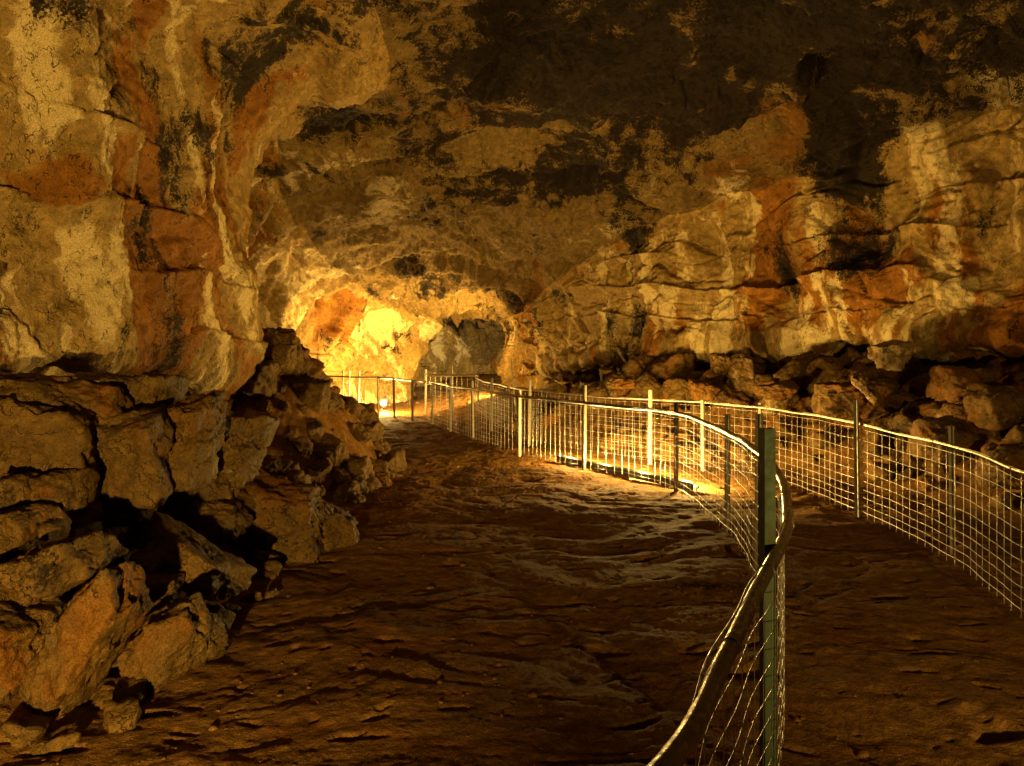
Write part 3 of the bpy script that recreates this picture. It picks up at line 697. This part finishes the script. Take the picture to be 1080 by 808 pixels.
FAR = [(2.2, 3.0), (2.85, 4.2), (3.25, 5.1), (3.52, 6.4), (3.56, 8.0), (3.47, 9.4), (3.3, 10.4), (2.85, 11.1), (2.1, 12.0), (1.15, 13.1), (.3, 14.6), (-.2, 16.2), (-.6, 18.0), (-.9, 20.0)]
far_posts = [px_post(1006, 6.75, 1.08, 'star', .045), px_post(905, 8.2, 1.2), px_post(800, 10.6, 1.0), px_post(742, 11.2, 1.0), px_post(686, 11.9, 1.1, 'pale', .055), px_post(558, 14.2, 1.15), px_post(518, 16.2, 1.1)]
FAR = [(4.2, 2.2), (3.9, 3.2), (3.45, 4.3)]+FAR[2:]
wire_fence('wire_fence', FAR, 'long curved wire fence with a thin bright rail in front of the boulders', .014, .0018, far_posts, top=.95, rail_mat=M_WIRE)
BACK = [(-.85, 20.2), (-1.5, 20.45), (-2.2, 20.6)]
wire_fence('wire_fence', BACK, 'short bright fence panel closing the trail before the far tunnel mouth', .03, .004, [(-2.2, 20.6, 1.15, 'star', .05), (-.85, 20.2, 1.15, 'star', .05), (-1.5, 20.45, 1.25, 'star', .045)], top=1.0, rail_mat=M_PALE, clips=False)

pole = MB(); pole.tube([(0, 0, -.1), (-.06, .02, .5), (-.14, .05, 1.35)], [.02, .018, .014], 8)
tag(pole.build('leaning_pole', M_PALE, None, loc=(.12, 16.9, .1)), 'thin pale pole leaning behind the far fence by the tunnel mouth', 'pole')
# ------------------------------------------------------------------ lamps
def floodlight(loc, aim, label, lens=True):
    root = empty('floodlight', loc); tag(root, label, 'lamp')
    d_ = Vector(aim)-Vector(loc); rot = d_.to_track_quat('Z', 'Y').to_matrix()
    rz = math.atan2(d_.y, d_.x)
    def tr(V_): return [rot@Vector(v)+Vector((0, 0, .16)) for v in V_]
    def lathe(prof, seg=20):
        vs, fs = [], []
        for r, z in prof:
            for k in range(seg): vs.append((r*math.cos(2*math.pi*k/seg), r*math.sin(2*math.pi*k/seg), z))
        for i in range(len(prof)-1):
            for k in range(seg): fs.append((i*seg+k, i*seg+(k+1) % seg, (i+1)*seg+(k+1) % seg, (i+1)*seg+k))
        fs.append(tuple(range(seg))[::-1]); fs.append(tuple((len(prof)-1)*seg+k for k in range(seg)))
        return vs, fs
    def mk(name, vf, mat):
        me = bpy.data.meshes.new(name); me.from_pydata([tuple(v) for v in tr(vf[0])], [], vf[1]); me.materials.append(mat)
        o = bpy.data.objects.new(name, me); COL.objects.link(o); o.parent = root
    mk('housing', lathe([(.03, -.09), (.05, -.085), (.06, -.06), (.085, .0), (.09, .005), (.09, .02), (.082, .02), (.078, .004)]), M_BLACK)
    mk('lens', lathe([(.076, .006), (.07, .014), (.03, .02)]), M_GLOW)
    y = MB(); s_ = Vector((-math.sin(rz), math.cos(rz), 0))
    y.tube([np.array(s_*.1)+[0, 0, .16], np.array(s_*.1)+[0, 0, .02], np.array(s_*-.1)+[0, 0, .02], np.array(s_*-.1)+[0, 0, .16]], .008, 6)
    y.build('bracket', M_BLACK, root)
    st = MB(); st.tube([[0, 0, .022], [0, 0, -.25]], .015, 8); st.build('stake', M_BLACK, root)
    return Vector(loc)+Vector((0, 0, .16))+d_.normalized()*.045

def added_tube_lamp(a, b, label, power):
    """added tube lamp for the bright floor strip, its tube hidden by a plate"""
    a, b = np.array(a, float), np.array(b, float); root = empty('added_tube_lamp', tuple(a)); tag(root, label, 'lamp')
    n = (b-a)/np.linalg.norm(b-a)
    t = MB(); t.tube([n*.04, (b-a)-n*.04], .009, 10); t.build('tube', M_GLOW, root)
    for c, q in ((0*n, 1), (b-a, -1)):
        e = MB(); e.tube([c-n*.03*q, c+n*.05*q], .022, 10); e.tube([c, c-np.array([0, 0, .3])], .01, 6); e.build('end_cap', M_BLACK, root)
    c = np.array([n[1], -n[0], 0]); c = c if c[0] < 0 else -c      # added plate that hides the tube from the viewer's trail
    h = MB()
    prof = [c*.045+np.array([0, 0, z_]) for z_ in (-.05, .045)]+[c*.01+np.array([0, 0, .06])]
    V0 = np.array([p_+q_ for q_ in (0*n, b-a) for p_ in prof]); h.V.append(np.concatenate([V0, V0+c*.004+np.array([0, 0, .003])])); h.n = 12
    h.F.append(np.array([[0, 1, 4, 3], [1, 2, 5, 4], [6, 7, 10, 9], [7, 8, 11, 10], [2, 5, 11, 8], [0, 3, 9, 6], [0, 1, 7, 6], [3, 4, 10, 9]])); h.build('hiding_plate', M_BLACK, root, sm=False)
    for f in (.08, .36, .64, .92):
        spot('lamp_light', tuple(a+(b-a)*f-c*.05+np.array([0, 0, .07])), (0, 0, 0), power/4, typ='POINT', radius=.05)  # added point lights above the tube do the lighting

def globe_lamp(loc, label):
    """bare glass globe in a wire guard on a short stake"""
    root = empty('globe_lamp', loc); tag(root, label, 'lamp')
    v, f = ico(3)
    g_ = mesh_np('globe', v*np.array([.062, .062, .07], F32)+np.array([0, 0, .3], F32), f, M_GLOW, parent=root)
    b = MB(); b.tube([[0, 0, -.3], [0, 0, .17]], .016, 8); b.build('stake', M_BLACK, root)
    b = MB(); b.tube([[0, 0, .17], [0, 0, .19], [0, 0, .24]], [.03, .045, .04], 14); b.build('socket', M_BLACK, root)
    b = MB()
    for k in range(4):
        a = k*math.pi/4; b.tube([[.1*math.cos(a)*math.cos(t), .1*math.sin(a)*math.cos(t), .3+.11*math.sin(t)] for t in np.linspace(-.9, math.pi+.9, 20)], .002, 4)
    b.build('wire_guard', M_WIRE, root)
    return Vector(loc)+Vector((0, 0, .3))

def spot(name, loc, aim, power, angle=150, radius=.05, blend=.6, col=LAMPC, typ='SPOT'):
    l = bpy.data.lights.new(name, typ); l.energy = power; l.color = col; l.shadow_soft_size = radius
    if typ == 'SPOT': l.spot_size = math.radians(angle); l.spot_blend = blend
    o = bpy.data.objects.new(name, l); COL.objects.link(o); o.location = loc
    o.rotation_euler = (Vector(aim)-Vector(loc)).to_track_quat('-Z', 'Y').to_euler(); return o

def gz(x, y, h): return (x, y, float(ground([x], [y], False)[0])+h)
LP = [
    (gz(-3.34, 20.95, -.02), (-6.0, 23.3, 1.8), 'glaring globe lamp on the floor just past the dark rounded boulder', 3000, 178, 'A'),
    (gz(-.6, -1.2, .45), (-3.7, 6.2, 1.7), 'floodlight on a stake behind the viewer, turned to the pale wall', 2350, 78, 'C'),
    (gz(2.7, -1.4, .9), (5.2, 12.0, 1.0), 'floodlight on the trail between the fences, turned to the boulders', 1350, 80, 'D'),
    (gz(-.2, 28.6, .05), (-4.0, 32.0, 1.6), 'floodlight inside the far tunnel behind its jamb', 1500, 170, 'E'),
    (gz(-.25, 21.2, .05), (-4.5, 23.0, 2.6), 'floodlight by the short fence panel turned to the left side of the vault', 2800, 150, 'F'),
]
for loc, aim, lb, pw, an, k in LP:
    if k == 'A':
        p = globe_lamp(loc, lb); spot('lamp_light', p, aim, pw, typ='POINT', radius=.085); continue
    p = floodlight(loc, aim, lb)
    spot('lamp_light', p, aim, pw, an, blend=.8, col=(1., .80, .40) if k == 'E' else LAMPC)
added_tube_lamp(gz(2.22, 9.7, .05), gz(.72, 12.2, .05), 'added low trough lamp at the foot of the fence, for the bright strip of floor', 1650)
w = bpy.data.worlds.new('World'); bpy.context.scene.world = w; w.use_nodes = True
w.node_tree.nodes['Background'].inputs[0].default_value = (.02, .012, .005, 1); w.node_tree.nodes['Background'].inputs[1].default_value = .0

# ------------------------------------------------------------------ camera and render
cd = bpy.data.cameras.new('camera'); cam = bpy.data.objects.new('camera', cd); COL.objects.link(cam)
cd.sensor_width = 36; cd.lens = FPX/1080*36; cd.clip_end = 200; cd.clip_start = .05
cd.shift_y = -(404-HZ)/1080
cam.location = (0, 0, CAMZ); cam.rotation_euler = (math.radians(90), 0, 0)
sc = bpy.context.scene; sc.camera = cam
sc.view_settings.view_transform = 'Standard'; sc.view_settings.look = 'None'; sc.view_settings.gamma = 1; sc.view_settings.exposure = 0
sc.render.engine = 'CYCLES'; sc.cycles.max_bounces = 4; sc.cycles.diffuse_bounces = 2; sc.cycles.glossy_bounces = 2
sc.cycles.use_denoising = True; sc.cycles.sample_clamp_indirect = 4
print('done', time.time()-T0)
